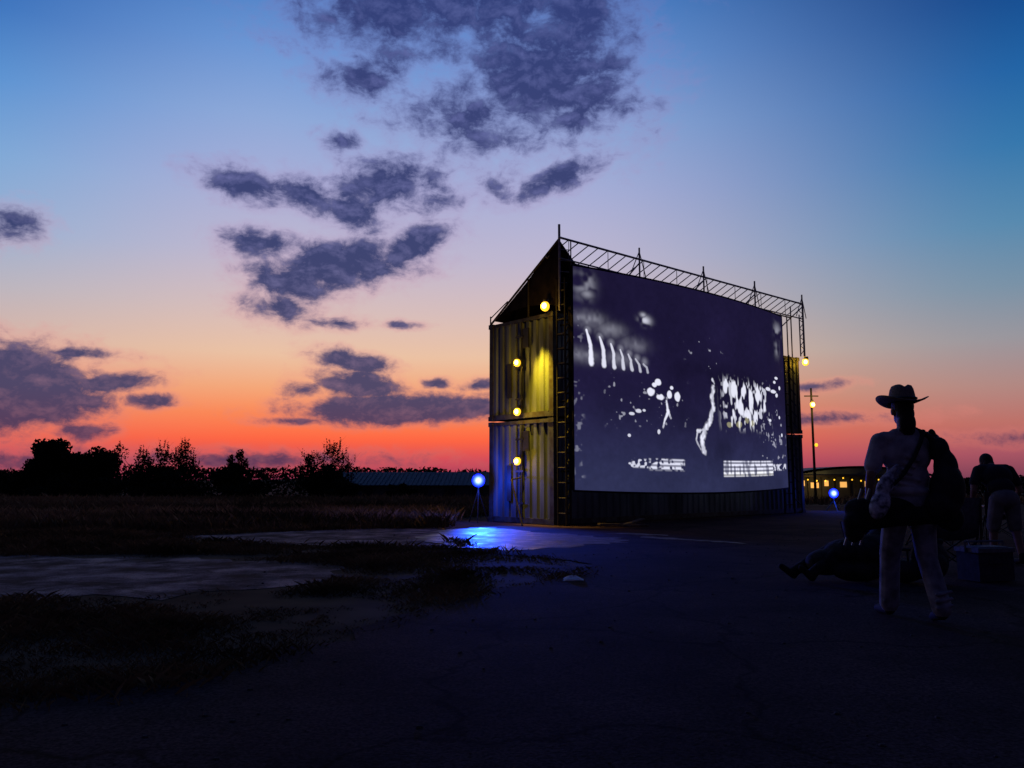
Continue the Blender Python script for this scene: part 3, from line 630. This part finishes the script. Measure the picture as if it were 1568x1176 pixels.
F=np.stack([idx[:-1,:-1],idx[1:,:-1],idx[1:,1:],idx[:-1,1:]],-1).reshape(-1,4)
me.vertices.add(nu*nv); me.vertices.foreach_set('co',co.astype(np.float32).ravel()); me.loops.add(F.size); me.loops.foreach_set('vertex_index',F.ravel().astype(np.int32))
me.polygons.add(len(F)); me.polygons.foreach_set('loop_start',(np.arange(len(F))*4).astype(np.int32)); me.update(calc_edges=True)
ca=me.color_attributes.new('film','FLOAT_COLOR','POINT'); ca.data.foreach_set('color',colb.ravel().astype(np.float32))
ms=bpy.data.materials.new('projected_film'); ms.use_nodes=True; t=ms.node_tree; bs=t.nodes['Principled BSDF']
try: ms.cycles.emission_sampling='NONE'
except Exception: pass
at=t.nodes.new('ShaderNodeAttribute'); at.attribute_name='film'; t.links.new(at.outputs['Color'],bs.inputs['Emission Color']); bs.inputs['Emission Strength'].default_value=1
bs.inputs['Base Color'].default_value=(.10,.09,.10,1); bs.inputs['Roughness'].default_value=.95; bs.inputs['Specular IOR Level'].default_value=.1
me.materials.append(ms); o=bpy.data.objects.new('projection_surface',me); sc.collection.objects.link(o); o.parent=S
b=MB()
def scr(u_,z,off=0):
    return (s0+(s1-s0)*u_, -.42-.42*(1-(2*u_-1)**2)+off, z-(.10*(1-(2*u_-1)**2) if z<2 else 0))
K=24
for i in range(K):
    for z in(zb-.02,zt+.02): b.tube(scr(i/K,z,.02),scr((i+1)/K,z,.02),.03)
for u_ in(0,1): b.tube(scr(u_,zb-.02,.02),scr(u_,zt+.02,.02),.03)
for i in range(0,K+1,3): 
    b.tube(scr(i/K,zb,.07),scr(i/K,zt,.07),.035); 
    for z in(1.3,3.0,4.9): b.tube(scr(i/K,z,.07),(scr(i/K,z)[0],.02,z),.025)
b.obj('screen_frame',m_dark,S)
b=MB(); zr=7.02; zl=6.62; y0=-.28; y1=.18
b.tube((-.05,y0,zr),(CL-.1,y0,zr),.028); b.tube((-.05,y1,zl),(CL-.1,y1,zl),.024); b.tube((-.05,y0,zl-.12),(CL-.1,y0,zl-.12),.02)
k=0; x=0.0
while x<CL-.3:
    b.tube((x,y1,zl),(x+.30,y0,zr),.014)
    if k%4==0: b.tube((x+.30,y0,zl-.12),(x+.30,y0,zr),.010)
    x+=.36;k+=1
for x in(3.0,5.9,8.6,CL-.12):
    b.tube((x,y0,5.2),(x,y0,zr+.32),.026); b.tube((x-.32,y0+.05,zl-.05),(x,y0,zr+.22),.014); b.tube((x+.32,y0+.05,zl-.05),(x,y0,zr+.22),.014); b.tube((x,CW-.3,5.22),(x,y0,zr-.1),.02)
b.tube((.02,y0+.05,5.2),(.02,y0+.05,zr+.35),.035)
for yy in (y0,y1):
    b.tube((CL-.35,yy,5.2),(CL-.35,yy,zl),.022); b.tube((CL-.08,yy,5.2),(CL-.08,yy,zr),.022)
z=5.25
while z<6.9:
    b.tube((CL-.35,y0,z),(CL-.08,y0,z+.22),.013); b.tube((CL-.08,y0,z+.22),(CL-.35,y0,z+.3),.013) ; z+=.3
z=5.9
while z<6.9: b.tube((0.02,y0+.05,z),(.42,y0+.05,z+.05),.012); z+=.28
b.tube((.42,y0+.05,5.2),(.42,y0+.05,zr),.018)
b.obj('top_lattice',m_steel,S)
b=MB()
for x,y in((.03,-.12),(.03,-.40),(.27,-.30)): b.tube((x,y,.02),(x,y,6.0),.03)
z=.3
while z<5.9:
    b.tube((.03,-.12,z),(.27,-.30,z),.022); b.tube((.03,-.12,z),(.03,-.40,z),.02); b.tube((.03,-.40,z),(.27,-.30,z+.3),.015); z+=.36
for x in(CL-.9,CL-1.5): b.tube((x,-.15,.02),(x,-.15,5.2),.03)
z=.3
while z<5.1: b.tube((CL-.9,-.15,z),(CL-1.5,-.15,z),.02); b.tube((CL-.5,-.12,z),(CL-.9,-.15,z+.2),.02); z+=.36
b.tube((-.35,1.15,1.1),(-.7,.35,.02),.025); b.tube((-.05,1.15,1.15),(-.35,1.15,1.1),.02)
b.obj('ladder_column',m_dark,S)
b=MB()
apex=(0.02,-.22,7.0); bk=(0.02,2.25,5.30)
b.add([apex,(0.02,1.0,6.12),bk,(0.02,1.7,5.46),(0.02,.9,5.50),(.02,.15,5.42),(.02,-.22,5.3),
       (1.2,-.1,6.1),(1.2,1.0,5.9),(1.2,2.25,5.30),(1.2,-.1,5.23)],
      [(0,1,2,3,4,5,6),(0,7,8,1),(1,8,9,2),(7,10,9,8)],0)
b.obj('end_canopy',m_tarp,S)
b=MB(); b.tube(apex,(0,2.4,5.22),.03); b.tube((0,2.4,5.22),(0,2.4,5.45),.02); b.tube((0,2.4,5.4),(0,1.7,5.75),.015); b.tube((.01,.9,5.22),(.01,.9,6.2),.025)
b.obj('canopy_brace',m_dark,S)
# ------------------------------------------------------------ lamps
wl=[0]
def wlamp(x,y,z,power,r=.075):
    nm='wall_lamp' if wl[0]==0 else 'wall_lamp.%03d'%wl[0]; wl[0]+=1
    c=Matrix.Rotation(TH,3,'Z')@Vector((x,y,0)); e=empty(nm,(A[0]+c.x,A[1]+c.y,z),TH)
    b=MB(); b.ell((0,0,0),(r,r,r*1.15),0,14,10); b.obj('bulb_glass',m_yel,e,True)
    b=MB(); b.ell((-r*.55,-r*.35,0),(r*.58,r*.58,r*.7),0,12,8); b.obj('filament',m_yelc,e,True)
    b=MB(); b.tube((.10,0,r+.04),(0,0,r+.03),.010); b.tube((0,0,r+.05),(0,0,r*.9),r*.45,r*.5,8); b.box((.11,0,r+.04),(.03,.08,.10)); b.obj('bracket',m_black,e)
    light('lamp_light','POINT',(-.16,-.02,-.02),(1,.54,.03),power,e,.06)
    return e
e=wlamp(-.14,.12,5.34,20,.11); light('corner_spot','SPOT',(-.34,.30,-.30),(1,.60,.02),2200,e,.05,44,(.14,.22,-2.1),.9)
wlamp(-.14,1.16,4.05,20,.09); wlamp(-.14,1.16,2.80,20,.09); wlamp(-.14,1.16,1.56,16,.09)
wlamp(CL+.05,-.22,5.05,18,.11)
def flood(name,x,y,z,power,rz=0):
    e=empty(name,(x,y,.01),rz); b=MB()
    for a in range(3): b.tube((0,0,z-.25),(.28*math.cos(a*2.1+.5),.28*math.sin(a*2.1+.5),.012),.014)
    b.tube((0,0,z-.3),(0,0,z-.1),.02); b.box((0,.09,z),(.24,.10,.20)); b.obj('stand_and_housing',m_black,e)
    b=MB(); b.ell((0,0,0),(.175,.04,.175),0,28,20); o=b.obj('reflector_lens',m_blu,e,True); o.location=(0,-.01,z)
    light('flood_light','POINT',(0,-.22,z),(.01,.07,1),power,e,.08)
    return e
f=flood('blue_floodlight',-.86,20.70,1.07,90)
light('flood_beam','SPOT',(0,-.25,1.07),(.01,.07,1),2400,f,.08,56,(1.3,-4.2,-.25),1.0)
flood('blue_floodlight.001',11.2,28.2,.62,60)
# ------------------------------------------------------------ pole with lamps, far building
e=empty('utility_pole',(15.0,40,tz(40)))
b=MB(); b.tube((0,0,0),(0,0,5.7),.075,.05,8); b.tube((-.35,0,5.3),(.35,0,5.3),.03); b.box((0,-.06,4.9),(.12,.12,.4)); b.obj('pole',m_dark,e)
b=MB(); b.ell((-.02,-.16,4.85),(.13,.10,.15)); b.ell((.10,-.12,2.85),(.08,.08,.09)); b.obj('pole_lamps',m_yel,e,True)
b=MB(); b.ell((-.02,-.24,4.85),(.08,.06,.09)); b.obj('pole_lamp_core',m_yelc,e,True)
light('pole_light','POINT',(0,-.5,4.9),(1,.7,.15),60,e)
e=empty('concession_building',(26.6,62,tz(62)),0)
b=MB(); W=5.4
b.box((0,3,1.1),(2*W,6,2.2),0); b.obj('walls',m_wall,e)
b=MB(); n=14; vs=[]
for i in range(n+1):
    t=i/n; x=-W-.4+(2*W+.8)*t; z=2.2+.72*math.sin(math.pi*t)**.8; vs+=[(x,-.5,z),(x,6.5,z),(x,-.5,z-.18)]
fs=[]
for i in range(n): fs+= [(3*i,3*i+3,3*i+4,3*i+1),(3*i+2,3*i+5,3*i+3,3*i)]
b.add(vs,fs)
b.add([vs[3*i] for i in range(n+1)],[tuple(range(n+1))]); b.obj('arched_roof',m_roof,e)
b=MB()
for x,z_,w_ in((-5.0,1.5,.5),(-4.35,1.6,.35),(-3.4,1.45,.6),(-2.5,1.6,.3),(-1.2,1.5,.5),(.6,1.55,.3),(2.4,1.5,.5),(4.1,1.6,.3)): b.box((x,-.05,z_),(w_,.06,.42),0)
b.obj('lit_windows',m_win,e)
b=MB()
for x in(-4.7,-3.9,-2.9,-1.9,-.7,.1): b.box((x,-.10,1.2),(.07,.06,2.2))
b.box((0,-.6,2.15),(10,.1,.14)); b.obj('counter_posts',m_black,e)
b=MB()
for i in range(16):
    t=i/15; b.ell((-5+10*t,-1.2,2.0-.22*math.sin(math.pi*((t*3)%1))),(.06,.06,.06),0,8,6)
b.obj('string_light_bulbs',m_yel,e)
light('counter_light','POINT',(-3.5,-2,1.6),(1,.55,.15),90,e)
for k,(x,y,z) in enumerate([(42.5,70,.6),(34.5,66,.5),(30.8,66,.9)]):
    e=empty('garden_lamp' if k==0 else 'garden_lamp.%03d'%k,(x,y,tz(y))); b=MB(); b.tube((0,0,0),(0,0,z-tz(y)),.04); b.obj('post',m_black,e)
    b=MB(); b.ell((0,0,z-tz(y)+.1),(.10,.10,.12),0,8,6); b.obj('globe',m_yel,e)
# ------------------------------------------------------------ debris
e=empty('scrap_planks',(2.6,18.9,.012),20*D2R); b=MB()
b.box((0,0,.05),(1.3,.14,.04),0,Matrix.Rotation(.04,3,'Y')); b.box((.3,.12,.10),(.9,.12,.03),0,Matrix.Rotation(.5,3,'Z')@Matrix.Rotation(-.12,3,'Y')); b.box((-.2,-.1,.03),(.7,.1,.03),0,Matrix.Rotation(-.3,3,'Z'))
b.obj('planks',m_wood,e)
b=MB(); rr=random.Random(3); b.ell((0,0,0),(.11,.08,.035),0,16,10); 
b.v=[(x*(1+rr.uniform(-.25,.25)),y*(1+rr.uniform(-.25,.25)),max(0,z*(1+rr.uniform(-.4,.6)))+.012) for x,y,z in b.v]
o=b.obj('plastic_bag',m_white); o.location=(.66,8.95,0)
b=MB(); rr=random.Random(9)
for i in range(420):
    x=rr.uniform(-3,7); y=rr.uniform(3,17); r_=rr.uniform(.004,.014); b.ell((x,y,.012),(r_*1.3,r_,r_*.7),0,5,4)
b.obj('gravel',m_stone)
